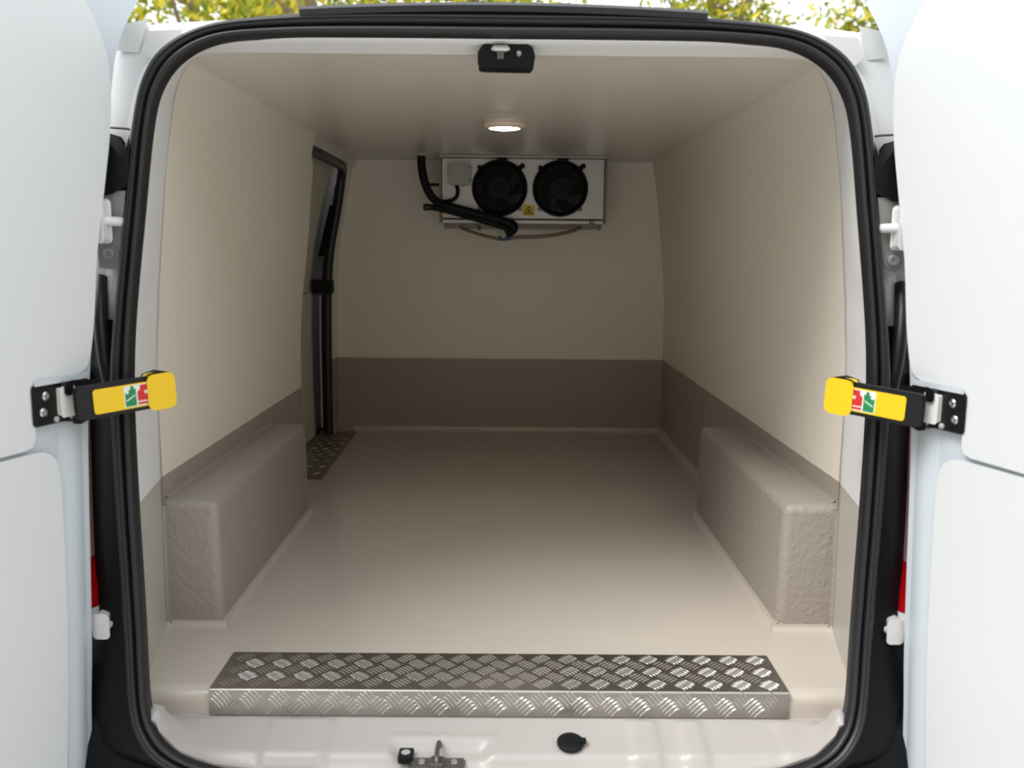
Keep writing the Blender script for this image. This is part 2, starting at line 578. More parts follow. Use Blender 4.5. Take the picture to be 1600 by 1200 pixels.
for i in range(-25, 26):
    q = cr(BODY, abs(i) / 5)
    s = -1 if i < 0 else 1
    rows.append([(s * q.x, ys(q.y) + .095, q.y), (s * q.x, .6, q.y + .02), (s * q.x, 1.8, q.y + .03), (s * q.x, 3.1, q.y + .02)])
finish('roof', grid(rows), M['white'], van, smooth=30)
finish('cab_panel', box(-.96, .96, 3.08, 3.12, .38, 1.90), M['white'], van)
finish('underbody', box(-.91, .91, .04, 3.1, .40, .53), M['plastic'], van)
# little seams, overlap tabs and stoppers on the corner posts
for s in (-1, 1):
    finish('seam', tube([(s * .640, .118, 1.622), (s * .690, .128, 1.629), (s * .735, .134, 1.632)], .0022, 6), M['dark_steel'], van)
    finish('roof_tab', prism([(s * .585, 1.803), (s * .640, 1.800), (s * .652, 1.770), (s * .640, 1.757), (s * .606, 1.775)], xz(.150), -.006, .02), M['white'], van, bevel=.003)
    finish('corner_cap', prism([(s * .655, 1.822), (s * .690, 1.815), (s * .708, 1.775), (s * .672, 1.772)], xz(.172), -.010, .03), M['white'], van, bevel=.004)
    bmv = prism([(s * .655, 1.588), (s * .665, 1.560), (s * .70, 1.612), (s * .76, 1.63), (s * .76, 1.505), (s * .69, 1.510), (s * .66, 1.525)], xz(.085), -.03, .05)
    finish('vent_cover', bmv, M['plastic'], van, bevel=.005)
    lo = tube(smooth_path([(s * .735, .10, 1.36), (s * .722, .06, 1.29), (s * .712, .045, 1.22), (s * .705, .05, 1.15), (s * .72, .09, 1.08)]), .013, 10)
    finish('wiring_gaiter', lo, M['rubber'], van, smooth=50)
    finish('stopper', box(*sorted((s * .688, s * .715)), -.02, .03, .655, .672), M['rubber'], van, bevel=.003)
# black strip along the rear edge of the roof
rows = []
for i in range(31):
    x = -.358 + .716 * i / 30
    z = 1.8445 - .03 * (x / .6) ** 2
    rows.append([(x, .095, z - .014), (x, .092, z - .004), (x, .102, z + .003), (x, .15, z + .004), (x, .15, z - .014)])
finish('roof_edge_strip', grid(rows, closed_v=True), M['rubber'], van, smooth=40)
# bumper
bmb = bmesh.new()
prism(rounded(-.93, .93, .18, .468, .05), xz(-.13), 0, .26, bmb)
finish('bumper', bmb, M['plastic'], van, bevel=.015)

# ------------------------------------------------------------------ rubber seal, two lips with a groove between
seal = thing('door_seal', (0, 0, .50), 'black rubber weather seal running around the rear door opening', 'seal')
TS = [i / 6 for i in range(18 * 6 + 1)]


def seal_ring(prof):
    loop = []
    for s, ts in ((1, TS), (-1, list(reversed(TS))[1:-1])):
        for t in ts:
            a, b = cr(SEAL_IN, t), cr(SEAL_OUT, t)
            row = []
            for f, h in prof:
                q = a + (b - a) * f
                row.append((s * q.x, ys(q.y) - h * .99, q.y + h * .14))
            loop.append(row)
    return grid(loop, closed_u=True, closed_v=True)


def lobe(f0, f1, h0, h1, base=-.014, n=9):
    p = [(f0, base)]
    for k in range(n + 1):
        a = math.pi * (1 - k / n)
        p.append(((f0 + f1) / 2 + (f1 - f0) / 2 * math.cos(a), h0 + (h1 - h0) * math.sin(a)))
    return p + [(f1, base)]


finish('inner_bulb', seal_ring(lobe(0.0, .40, .000, .0155)), M['rubber'], seal, smooth=60)
finish('outer_lip', seal_ring(lobe(.44, 1.0, .000, .0125)), M['rubber'], seal, smooth=60)
finish('ridge_bead', seal_ring(lobe(.66, .78, .0125, .0155, base=.004)), M['rubber'], seal, smooth=60)

# ================================================================== rear doors
AN = math.radians(19)
EDGE = [(.056, .47), (.047, .62), (.037, .735), (.019, 1.075), (.007, 1.188), (-.006, 1.275), (-.023, 1.395), (-.049, 1.515), (-.071, 1.625), (-.094, 1.737), (-.122, 1.80), (-.165, 1.86)]
UP_EDGE = [(.60, 1.885), (.10, 1.885), (.03, 1.87), (-.018, 1.826), (-.053, 1.776), (-.072, 1.718), (-.067, 1.625), (-.044, 1.515), (-.019, 1.405), (-.004, 1.298), (.008, 1.24)]


def door_frame(s):
    d = Vector((s * math.sin(AN), -math.cos(AN), 0)); nn = Vector((-s * math.cos(AN), -math.sin(AN), 0)); o = Vector((s * .712, -.02, 0))
    return lambda u, z, off: o + d * u + nn * off + Vector((0, 0, z))


for idx, s, side, tone in ((1, -1, 'left', 'cool'), (2, 1, 'right', 'warm')):
    fr = door_frame(s)
    dr = thing('door_%d' % idx, fr(.3, 0.47, 0), 'open white rear van door on the %s with its inner panel showing' % side, 'van door', kind='structure')
    poly = [tuple(p) for p in smooth_path([(a, b) for a, b in EDGE], 3)]
    poly = [(p[0], p[1]) for p in poly] + [(-.12, 1.905), (0, 1.925), (.60, 1.935), (.655, 1.90), (.69, .50), (.66, .47)]
    finish('door_shell', prism(poly, fr, -.075, 0), M['steel_white'], dr, bevel=.008, seg=3, smooth=35)
    up = [(p[0], p[1]) for p in smooth_path(UP_EDGE, 3)]
    corner = [(.011 + .03 * (1 - math.cos(math.radians(a))), 1.238 - .03 * math.sin(math.radians(a))) for a in (20, 40, 60, 90)]
    notch = [(.118, 1.209), (.128, 1.205), (.134, 1.195), (.136, 1.112), (.141, 1.103), (.152, 1.100), (.60, 1.094)]
    finish('upper_panel', prism(up + corner + notch, fr, -.002, .011), M['panel'], dr, bevel=.005, seg=3, smooth=40)
    low = [(.60, 1.082), (.135, 1.083), (.118, 1.081), (.103, 1.073), (.094, 1.060), (.090, 1.04), (.090, .98), (.095, .80), (.104, .66), (.120, .50), (.125, .485), (.60, .485)]
    finish('lower_panel', prism(low, fr, -.002, .010), M['panel'], dr, bevel=.005, seg=3, smooth=40)
    # rolled channel of the door frame beside the lower panel
    rows = []
    for u0, z in ((.016, 1.135), (.019, 1.10), (.022, 1.0), (.034, .76), (.045, .62), (.053, .49)):
        w = .062 if z > .7 else .052
        rows.append([fr(u0 + w * k / 10, z, -.002 + (.002 if z > 1.13 else .008) * math.sin(math.pi * k / 10)) for k in range(11)])
    finish('frame_channel', grid(rows), M['steel_white'], dr, smooth=60)
    # lip above the check strap recess
    finish('recess_lip', prism([(.02, 1.2035), (.128, 1.2025), (.128, 1.197), (.03, 1.197)], fr, 0, .014), M['steel_white'], dr, bevel=.002)

# ------------------------------------------------------------------ check straps with the yellow handles
for s, side in ((-1, 'left'), (1, 'right')):
    fr = door_frame(s)
    A = Vector((s * .692, -.105, 1.160)); B = Vector((s * .5795, .02, 1.169))
    e = (B - A).normalized(); L = (B - A).length
    m_ = e.cross(Vector((0, 0, 1))).normalized()
    if m_.y > 0: m_ = -m_
    upv = m_.cross(e).normalized()
    if upv.z < 0: upv = -upv
    fa = lambda u, v, off, A=A, e=e, m_=m_, upv=upv: A + e * u + upv * v + m_ * off
    t = thing('door_check_strap', fr(.07, 1.13, 0), 'yellow and black check strap handle bolted to the %s rear door' % side, 'door strap', group='rear door check straps')
    # bracket on the door
    br = finish('bracket', prism(rounded(.066, .134, 1.132, 1.195, .005), fr, 0, .013), M['black_metal'], t, bevel=.0025)
    hs = finish('hinge_block', prism([(.006, 1.188), (.058, 1.193), (.058, 1.127), (.045, 1.124), (.018, 1.130), (.004, 1.142)], fr, .0, .020), M['black_metal'], t, bevel=.004)
    for u, z in ((.108, 1.177), (.115, 1.151)):
        finish('screw', lathe(fr(u, z, .012), fr(0, 0, 1) - fr(0, 0, 0), [(.0075, 0), (.0075, .002), (.0055, .004), (.003, .004), (.0025, .0025), (0, .0025)], 16), M['chrome'], br, smooth=40)
    finish('roller', prism(rounded(.060, .086, 1.141, 1.187, .003), fr, .010, .024), M['label_white'], hs, bevel=.003)
    finish('spring_clip', prism(rounded(.066, .080, 1.176, 1.194, .003), fr, .018, .028), M['black_metal'], hs, bevel=.002)
    for u in (.056, .090):
        finish('rivet', lathe(fr(u, 1.136, .013), fr(0, 0, 1) - fr(0, 0, 0), [(.005, 0), (.005, .003), (.003, .005), (0, .0052)], 12), M['grey_plastic'], hs, smooth=50)
    # arm
    finish('arm', prism(rounded(-.002, L * .93, -.0255, .0255, .006), fa, -.010, .004), M['black_metal'], t, bevel=.0025)
    finish('hook', prism([(L * .70, .016), (L * .98, .016), (L * .98, .027), (L * .86, .032), (L * .74, .028)], fa, -.026, -.008), M['black_metal'], t, bevel=.002)
    finish('yellow_strip', prism(rounded(L * .135, L * .74, -.0195, .0195, .004), fa, .002, .0062), M['yellow'], t, bevel=.0015)
    finish('yellow_grip', prism(rounded(L * .705, L * .955, -.0268, .0268, .008), fa, -.014, .009), M['yellow'], t, bevel=.005, seg=3, smooth=40)
    st = finish('pictogram_sticker', prism(rounded(L * .435, L * .702, -.0185, .0185, .0015), fa, .0060, .0066), M['label_white'], t)
    wd = L * .265
    for nm, c0, matn in (('green_field', .04, 'green'), ('red_field', .53, 'red')):
        u0 = L * .435 + wd * c0; u1 = u0 + wd * .43
        if nm == 'green_field':
            pl = [(u0, -.017), (u1, -.017), (u1, .012), (u1 - wd * .08, .012), (u1 - wd * .08, .017), (u1 - wd * .20, .017), (u1 - wd * .20, .012), (u0, .008)]
        else:
            pl = [(u0, -.010), (u1, -.010), (u1, .017), (u0 + wd * .12, .017), (u0 + wd * .12, .010), (u0, .006)]
        finish(nm, prism(pl, fa, .0064, .0069), M[matn], st)
        if nm == 'green_field':
            finish('white_arrow', prism([(u0 + wd * .04, -.008), (u1 - wd * .04, .000), (u1 - wd * .04, .002), (u0 + wd * .04, -.006)], fa, .0068, .0072), M['label_white'], st)
        else:
            finish('red_caption', prism([(u0, -.0165), (u1, -.0165), (u1, -.0125), (u0, -.0125)], fa, .0064, .0069), M['red'], st)
        finish('white_disc', lathe(fa(u0 + wd * (.08 if nm == 'green_field' else .34), .008 if nm == 'green_field' else .004, .0066), m_, [(.0032, 0), (.0032, .0007), (0, .0007)], 12), M['label_white'], st)

# ------------------------------------------------------------------ hinges, parts of the doors
for s, dr in ((-1, bpy.data.objects['door_1']), (1, bpy.data.objects['door_2'])):
    for zc, y0, sc, leaf in ((1.461, .025, 1.0, 'shade_grey'), (.745, -.022, .58, 'plastic')):
        xl = .658 if leaf == 'shade_grey' else .684
        h = finish('hinge', prism(rounded(s * (.702 if sc == 1 else .711) - .0125, s * (.702 if sc == 1 else .711) + .0125, zc - .036 * sc, zc + .036 * sc, .006), xz(y0), -.012, .022), M['hinge'], dr, bevel=.003, smooth=40)
        finish('knuckle_arm', tube([(s * .708, y0 - .006, zc), (s * .690, y0 + .008, zc), (s * max(.674, xl), y0 + .030, zc - .001), (s * max(.660, xl), y0 + .055, zc - .002)], [.0075, .008, .0085, .009], 12), M['hinge'], h, smooth=50)
        finish('pillar_leaf', prism([(s * xl, zc - .085), (s * .715, zc - .080), (s * .720, zc + .02), (s * .705, zc + .05), (s * xl, zc + .05)], xz(y0 + .034), 0, .02), M[leaf], h, bevel=.003)  # upper leaf: gap shade painted in as grey
        if leaf == 'shade_grey':
            finish('bolt', lathe((s * .697, y0 + .035, zc - .057), (0, -1, 0), [(.016, 0), (.016, .003), (.0105, .0035), (.0105, .007), (.008, .009), (.004, .009), (.0035, .007), (0, .007)], 20), M['shade_grey'], h, smooth=35)

# ------------------------------------------------------------------ tail lamps
for s, side in ((-1, 'left'), (1, 'right')):
    t = thing('tail_lamp', (s * .85, .08, .72), 'red and pale tall tail lamp beside the %s rear door' % side, 'tail lamp', group='tail lamps')

    def lens(z0, z1, nm, m):
        rows = []
        for k in range(7):
            z = z0 + (z1 - z0) * k / 6
            xi = cr([(.722, 0), (.729, 0), (.742, 0), (.750, 0), (.755, 0), (.757, 0)], max(0, min(4.99, [(z - .72) / .06, 1 + (z - .78) / .07, 2 + (z - .85) / .13, 3 + (z - .98) / .12, 4 + (z - 1.1) / .1][0 if z < .78 else 1 if z < .85 else 2 if z < .98 else 3 if z < 1.1 else 4]))).x
            yy = ys(z)
            rows.append([(s * xi, yy + .12, z), (s * xi, yy + .040, z), (s * (xi + .010), yy + .026, z), (s * .86, yy + .030, z), (s * .915, yy + .09, z), (s * .915, yy + .12, z)])
        b_ = grid(rows, closed_v=True)
        b_.verts.ensure_lookup_table()
        b_.faces.new([b_.verts[i] for i in range(6)]); b_.faces.new([b_.verts[36 + i] for i in range(6)])
        finish(nm, b_, m, t, smooth=35)
    lens(.772, .857, 'red_lens', M['tail_red'])
    lens(.858, 1.20, 'pale_lens', M['tail_clear'])
    lens(.735, .771, 'base_cap', M['white'])

# ================================================================== wheel arch boxes
for s, side in ((-1, 'left'), (1, 'right')):
    bm = box(*sorted((s * WBX, s * .715)), WB0, WB1, FL - .01, WBZ)
    es = [e for e in bm.edges if not all(v.co.z < FL for v in e.verts) and not all(abs(abs(v.co.x) - .715) < 1e-4 for v in e.verts)]
    bmesh.ops.bevel(bm, geom=es, offset=.020, segments=5, affect='EDGES', profile=.5)
    for v in bm.verts:   # slight draft: the box leans a touch towards the wall at the top
        k = (v.co.z - FL) / (WBZ - FL)
        if abs(v.co.x) < .65: v.co.x += s * .004 * k
    o = finish('wheel_arch_box', bm, M['box'], smooth=40)
    tag(o, 'grey painted wheel arch box on the floor against the %s wall' % side, 'wheel arch', group='wheel arch boxes')

# ================================================================== tread plate at the rear edge
PX0, PX1, PY0, PY1, PZ = -.527, .531, -.024, .132, FL + .0025
plate = thing('tread_plate', (0, .05, .57), 'aluminium chequer tread plate folded over the rear floor edge', 'tread plate')
prof = [(PY1, FL + .0002), (PY1, PZ), (PY0 + .004, PZ), (PY0 + .001, PZ - .001), (PY0, PZ - .004), (PY0, .573), (PY0 + .002, .573), (PY0 + .0025, FL + .0002)]
rows = [[(x, p[0], p[1]) for p in prof] for x in (PX0, PX1)]
bm = grid(rows, closed_v=True)
bm.verts.ensure_lookup_table()
bm.faces.new([bm.verts[k] for k in range(8)]); bm.faces.new([bm.verts[8 + k] for k in range(8)])
finish('plate', bm, M['alu'], plate, smooth=50)
finish('fold_edge', tube([(PX0 + .001, PY0 + .0022, PZ - .0018), (PX1 - .001, PY0 + .0022, PZ - .0018)], .0026, 8), M['alu_bar'], plate, smooth=60)


def bars_mesh(name, ang, nb=5, ln=.035, pitch=.0072, w=.0037, h=.0015, clip=None):
    """five raised lens-shaped bars side by side, in the xy plane."""
    bm = bmesh.new()
    ca, sa = math.cos(ang), math.sin(ang)
    for k in range(nb):
        c = (k - (nb - 1) / 2) * pitch
        l = ln * (1 - .10 * abs(k - (nb - 1) / 2))
        out = [(-l / 2, 0), (-l / 4, -w / 2), (l / 4, -w / 2), (l / 2, 0), (l / 4, w / 2), (-l / 4, w / 2)]
        bow = .0016
        tr = lambda u, v: (u * ca - (v + c + bow * (1 - (2 * u / l) ** 2)) * sa, u * sa + (v + c + bow * (1 - (2 * u / l) ** 2)) * ca)
        v = [(*tr(*p), 0) for p in out] + [(*tr(-l * .30, 0), h), (*tr(0, 0), h), (*tr(l * .30, 0), h)]
        raw(v, [(0, 1, 6), (1, 2, 7, 6), (2, 3, 8), (3, 4, 8), (4, 5, 6, 7), (4, 7, 8), (5, 0, 6), (2, 8, 7)], bm)
    bmesh.ops.recalc_face_normals(bm, faces=bm.faces)
    me = bpy.data.meshes.new(name)
    bm.to_mesh(me); bm.free()
    me.materials.append(M['alu_bar'])
    return me


PIT = .0525
mA = bars_mesh('tread_bars_falling', math.radians(-45))
mB = bars_mesh('tread_bars_rising', math.radians(45))
fA = bars_mesh('tread_bars_front_falling', math.radians(-50), ln=.037)
fB = bars_mesh('tread_bars_front_rising', math.radians(45), ln=.037)


def put(me, loc, rot=(0, 0, 0)):
    o = bpy.data.objects.new('tread_lozenge', me)
    C.objects.link(o)
    o.parent = plate
    o.location = Vector(loc) - OFF[plate.name]
    o.rotation_euler = rot


for j in range(3):
    for i in range(20):
        x = PX0 + .030 + i * PIT
        if x < PX1 - .018:
            put(mA, (x, PY1 - .024 - j * .0515, PZ - .0001))
for j in range(3):
    for i in range(20):
        x = PX0 + .030 + (i + .5) * PIT
        y = PY1 - .024 - (j + .5) * .0515
        if x < PX1 - .016 and y > PY0 + .016:
            put(mB, (x, y, PZ - .0001))
for i in range(20):
    x = PX0 + .022 + i * PIT
    if x < PX1 - .014:
        put(fA, (x, PY0 + .0001, PZ - .018), (math.radians(90), 0, 0))
    x = PX0 + .048 + i * PIT
    if x < PX1 - .014:
        put(fB, (x, PY0 + .0001, PZ - .031), (math.radians(90), 0, 0))

# worn tread plate in the side doorway
far = thing('doorway_tread_plate', (-.70, 1.95, FL), 'small worn chequer plate on the floor by the side door', 'tread plate')
finish('plate', raw([(-.795, 1.50, FL + .0005), (-.628, 1.50, FL + .0005), (-.643, 2.33, FL + .0005), (-.795, 2.33, FL + .0005),
                     (-.795, 1.50, FL + .003), (-.628, 1.50, FL + .003), (-.643, 2.33, FL + .003), (-.795, 2.33, FL + .003)],
                    [(0, 1, 2, 3), (4, 5, 6, 7), (0, 1, 5, 4), (1, 2, 6, 5), (2, 3, 7, 6), (3, 0, 4, 7)]), M['old_alu'], far)
bm = bmesh.new()
for j in range(16):
    for i in range(4):
        for k in range(3):
            cx = -.775 + .045 * i + (.0225 if j % 2 else 0); cy = 1.53 + .05 * j + (k - 1) * .008
            if cx > -.648: continue
            a = .5 if j % 2 else -.5
            dx, dy = math.cos(a) * .016, math.sin(a) * .016
            raw([(cx - dx, cy - dy, FL + .003), (cx, cy - .002, FL + .003), (cx + dx, cy + dy, FL + .003), (cx, cy + .002, FL + .003), (cx, cy, FL + .005)],
                [(0, 1, 4), (1, 2, 4), (2, 3, 4), (3, 0, 4)], bm)
tag(finish('tread_pattern', bm, M['old_alu'], far), kind='stuff')

# ================================================================== side door in the left wall
sd = thing('door_3', (-.80, 1.9, FL), 'closed sliding side door seen in the left wall beside the bulkhead', 'sliding door', kind='structure')
SDX = [(.60, .800), (.9, .805), (1.1, .805), (1.25, .800), (1.4, .780), (1.52, .757), (1.64, .727), (1.74, .700), (1.79, .69)]


def sd_panel(y0, y1, z0, z1, dx, nm, m):
    pts = [(z, x) for z, x in SDX if z0 < z < z1]

    def ev(z):
        for a, b in zip(SDX, SDX[1:]):
            if z <= b[0]:
                return a[1] + (b[1] - a[1]) * (z - a[0]) / (b[0] - a[0])
        return SDX[-1][1]
    zs = [z0] + [p[0] for p in pts] + [z1]
    inner = [[(-(ev(z) + dx), y, z) for y in (y0, y1)] for z in zs]
    outer = [[(-(ev(z) + dx + .02), y, z) for y in (y0, y1)] for z in zs]
    b_ = grid(inner); grid(outer, bm=b_)
    for j in (0, 1):
        grid([[r[j] for r in inner], [r[j] for r in outer]], bm=b_)
    for i in (0, -1):
        grid([inner[i], outer[i]], bm=b_)
    return finish(nm, b_, m, sd, smooth=30)


sd_panel(1.40, 2.36, .585, 1.785, .022, 'door_skin', M['side_door'])
sd_panel(1.45, 2.17, 1.232, 1.74, .0, 'upper_panel', M['side_door'])
sd_panel(1.45, 2.205, .63, 1.228, -.004, 'lower_panel', M['side_door'])
finish('edge_wire', tube(smooth_path([(-.772, 2.235, .66), (-.772, 2.235, .95), (-.770, 2.235, 1.15), (-.768, 2.235, 1.215)]), .004, 8), M['grey_plastic'], sd, smooth=50)
finish('stop_bolt', lathe((-.792, 1.86, .672), (1, 0, 0), [(.006, 0), (.006, .006), (0, .006)], 10), M['ink'], sd)
# seal around the side doorway
ss = thing('side_door_seal', (-.74, 2.25, FL), 'black rubber seal around the sliding side door opening', 'seal')
path = smooth_path([(-.652, 1.46, 1.737), (-.655, 1.8, 1.738), (-.658, 2.10, 1.738), (-.664, 2.22, 1.730), (-.676, 2.265, 1.70), (-.690, 2.275, 1.62), (-.708, 2.275, 1.52), (-.728, 2.275, 1.42), (-.742, 2.275, 1.30),
                    (-.749, 2.275, 1.10), (-.751, 2.275, .90), (-.752, 2.275, .70), (-.752, 2.275, .615)], 4)
finish('seal_tube', tube(path, .019, 12), M['rubber'], ss, smooth=60)
finish('seal_backing', tube([(p.x - .008, p.y + .018, p.z) for p in path[18:]], .018, 10), M['rubber'], ss, smooth=60)
# wider pad half way up and the catch below it
rows = []
for x, z in ((-.716, 1.585), (-.732, 1.52), (-.752, 1.44), (-.768, 1.375)):
    rows.append([(x - .012, 2.262, z), (x + .018, 2.250, z), (x + .018, 2.29, z), (x - .012, 2.29, z)])
bm = grid(rows, closed_v=True); bm.verts.ensure_lookup_table()
bm.faces.new([bm.verts[i] for i in range(4)]); bm.faces.new([bm.verts[12 + i] for i in range(4)])
finish('guide_pad', bm, M['plastic'], ss, bevel=.004)
finish('door_catch', prism(rounded(-.800, -.726, 1.225, 1.275, .006), xz(2.245), 0, .05), M['plastic'], ss, bevel=.004)

# ================================================================== evaporator unit on the bulkhead
EY = 2.10
ev = thing('evaporator_unit', (.066, 2.22, 1.50), 'metal refrigeration unit with two black fans hung under the ceiling', 'cooling unit')
finish('housing', box(-.255, .387, EY, 2.352, 1.530, 1.765), M['galv'], ev, bevel=.004)
finish('top_flange', box(-.262, .394, EY - .012, 2.352, 1.7652, 1.7755), M['tray'], ev, bevel=.002)
for x in (-.259, .3915):
    finish('corner_angle', box(x - .004, x + .004, EY - .004, EY + .03, 1.515, 1.767), M['dark_steel'], ev, bevel=.001)
tr = finish('drip_tray', raw([(-.255, EY - .004, 1.528), (.385, EY - .004, 1.528), (.385, 2.352, 1.528), (-.255, 2.352, 1.528), (-.240, EY + .02, 1.494), (.372, EY + .02, 1.494), (.372, 2.34, 1.494), (-.240, 2.34, 1.494)],
                           [(0, 1, 2, 3), (4, 5, 6, 7), (0, 1, 5, 4), (1, 2, 6, 5), (2, 3, 7, 6), (3, 0, 4, 7)]), M['tray'], ev, bevel=.003)
finish('tray_rail', box(-.25, .383, EY - .012, EY - .002, 1.512, 1.526), M['galv'], tr, bevel=.002)
finish('tray_latch', box(.330, .346, EY - .020, EY - .006, 1.512, 1.527), M['ink'], tr, bevel=.001)
finish('latch_stud', lathe((.338, EY - .020, 1.5195), (0, -1, 0), [(.004, 0), (.004, .002), (0, .002)], 10), M['label_white'], tr)
for x in (-.252, .384):
    finish('end_bracket', prism([(x - .004, 1.53), (x + .004, 1.53), (x + .004 - .014 * (1 if x > 0 else -1), 1.488), (x - .004 - .014 * (1 if x > 0 else -1), 1.488)], xz(EY - .006), 0, .03), M['dark_steel'], tr)
for fx in (-.0255, .2125):
    c = (fx, EY, 1.6495)
    fan = finish('fan', lathe(c, (0, -1, 0), [(.100, -.002), (.1095, 0), (.1095, .012), (.1075, .022), (.102, .026), (.098, .022), (.096, .004), (.094, .0015), (0, .0015)], 48), M['plastic'], ev, smooth=35)
    for r_ in (.090, .079, .068, .057):
        rng = lathe(c, (0, -1, 0), [(r_ - .0016, .0235), (r_, .0252), (r_ + .0016, .0235), (r_, .0218), (r_ - .0016, .0235)], 40)
        finish('guard_ring', rng, M['black_metal'], fan, smooth=60)
    for k in range(8):
        a = math.radians(22.5 + 45 * k)
        finish('guard_spoke', tube([(fx + .044 * math.cos(a), EY - .0235, 1.6495 + .044 * math.sin(a)), (fx + .100 * math.cos(a + .12), EY - .0235, 1.6495 + .100 * math.sin(a + .12))], .0016, 6), M['black_metal'], fan, smooth=60)
    finish('hub', lathe(c, (0, -1, 0), [(.046, .002), (.046, .024), (.043, .027), (.020, .028), (.018, .030), (0, .030)], 32), M['plastic'], fan, smooth=40)
    for k in range(5):
        rows = []
        for q in range(5):
            r_ = .044 + .048 * q / 4
            a0 = math.radians(72 * k + 8 * q)
            rows.append([(fx + r_ * math.cos(a0 + w_ * .55), EY - .005 - .011 * w_, 1.6495 + r_ * math.sin(a0 + w_ * .55)) for w_ in (0, .33, .66, 1)])
        finish('blade', grid(rows), M['rubber'], fan, smooth=60)
    for k in (45, 135, 225, 315):
        a = math.radians(k)
        ex, ez = fx + .112 * math.cos(a), 1.6495 + .112 * math.sin(a)
        finish('mount_ear', lathe((ex, EY, ez), (0, -1, 0), [(.010, 0), (.010, .006), (.004, .006), (.0035, .010), (0, .010)], 12), M['dark_steel'] if k > 180 else M['plastic'], fan, smooth=35)
    finish('cable_gland', lathe((fx + .088, EY, 1.735), (0, -1, 0), [(.010, 0), (.010, .016), (.007, .020), (0, .021)], 14), M['plastic'], fan, smooth=40)
    finish('top_clip', box(fx - .012, fx + .03, EY - .024, EY, 1.750, 1.764), M['plastic'], fan, bevel=.002)
jb = finish('junction_box', prism(rounded(-.224, -.143, 1.662, 1.742, .008), xz(EY), -.028, 0), M['grey_plastic'], ev, bevel=.004, smooth=40)
for dx, dz in ((-.224, 1.678), (-.224, 1.726), (-.143, 1.678), (-.143, 1.726), (-.170, 1.660)):
    finish('box_screw', lathe((dx, EY - .004, dz), (0, -1, 0), [(.005, 0), (.005, .022), (.003, .024), (0, .024)], 12), M['grey_plastic'], jb, smooth=40)
finish('box_cable', tube(smooth_path([(-.196, EY - .014, 1.662), (-.190, EY - .016, 1.640), (-.194, EY - .018, 1.615), (-.215, EY - .02, 1.600), (-.245, EY - .022, 1.594), (-.268, EY - .024, 1.590)]), .0075, 10), M['plastic'], ev, smooth=60)
yl = finish('warning_label', box(.066, .113, EY - .0012, EY, 1.544, 1.586), M['yellow_label'], ev)
tri = [(.072, 1.552), (.107, 1.552), (.0895, 1.582)]
tri2 = [(.0765, 1.5545), (.1025, 1.5545), (.0895, 1.577)]
v = [(x, EY - .0014, z) for x, z in tri] + [(x, EY - .0014, z) for x, z in tri2]
finish('warning_triangle', raw(v, [(0, 1, 4, 3), (1, 2, 5, 4), (2, 0, 3, 5)]), M['ink'], yl)
bm = bmesh.new()
for k in range(3):
    a = math.radians(90 + 120 * k)
    lathe((.0895 + .003 * math.cos(a), EY - .0013, 1.562 + .003 * math.sin(a)), (0, -1, 0), [(.0031, 0), (.0031, .0003), (0, .0003)], 10, bm)
finish('fan_symbol', bm, M['ink'], yl)
finish('caption_bar', box(.071, .108, EY - .0015, EY - .001, 1.5468, 1.5490), M['ink'], yl)
finish('small_yellow_label', box(-.250, -.214, EY - .0012, EY, 1.546, 1.560), M['yellow_label'], ev)
finish('printed_mark', tube([(-.172 + .008 * math.cos(a), EY - .0006, 1.572 + .006 * math.sin(a)) for a in [math.radians(30 + 25 * k) for k in range(10)]], .0009, 5), M['ink'], ev)
finish('printed_dash', box(-.152, -.143, EY - .001, EY, 1.570, 1.573), M['ink'], ev)
# insulated pipe
pp = smooth_path([(-.328, 2.05, 1.774), (-.328, 2.05, 1.735), (-.322, 2.05, 1.690), (-.306, 2.048, 1.640), (-.280, 2.045, 1.602), (-.240, 2.04, 1.580), (-.176, 2.035, 1.562), (-.076, 2.03, 1.537), (.000, 2.03, 1.517), (.025, 2.03, 1.507), (.032, 2.035, 1.495), (.024, 2.04, 1.482), (.004, 2.045, 1.474)], 5)
pipe = finish('insulated_pipe', tube(pp, .0165, 14), M['plastic'], ev, smooth=60)
finish('pipe_collar', lathe((-.328, 2.05, 1.7755), (0, 0, -1), [(.021, 0), (.021, .006), (.017, .010), (0.0, .010)], 16), M['pale_green'], pipe, smooth=40)
finish('second_pipe', tube(smooth_path([(-.300, 2.045, 1.572), (-.255, 2.04, 1.565), (-.17, 2.035, 1.543), (-.08, 2.03, 1.518), (-.01, 2.03, 1.497), (.012, 2.035, 1.488)]), .012, 12), M['plastic'], ev, smooth=60)
finish('pipe_end', lathe((-.306, 2.045, 1.571), (-1, 0, 0), [(.013, -.01), (.014, 0), (.014, .012), (.009, .016), (0, .016)], 16), M['rubber'], pipe, smooth=40)
finish('pipe_clip', box(-.300, -.262, 2.06, 2.10, 1.654, 1.664), M['plastic'], ev, bevel=.002)
finish('drain_hose', tube(smooth_path([(-.180, 2.12, 1.500), (-.172, 2.10, 1.492), (-.12, 2.08, 1.474), (-.06, 2.06, 1.458), (-.015, 2.05, 1.452)]), .0065, 10), M['brown_hose'], ev, smooth=60)
finish('drain_hose', tube(smooth_path([(-.005, 2.05, 1.452), (.05, 2.05, 1.459), (.13, 2.055, 1.462), (.20, 2.06, 1.471), (.26, 2.08, 1.485), (.295, 2.11, 1.500)]), .0075, 10), M['brown_hose'], ev, smooth=60)
finish('hose_clamp', lathe((-.105, 2.085, 1.494), (.9, -.2, .1), [(.010, -.004), (.010, .004)], 12), M['dark_steel'], ev)
tee = finish('hose_tee', tube([(-.030, 2.05, 1.453), (.018, 2.05, 1.454)], .0085, 12), M['blue'], ev, smooth=40)
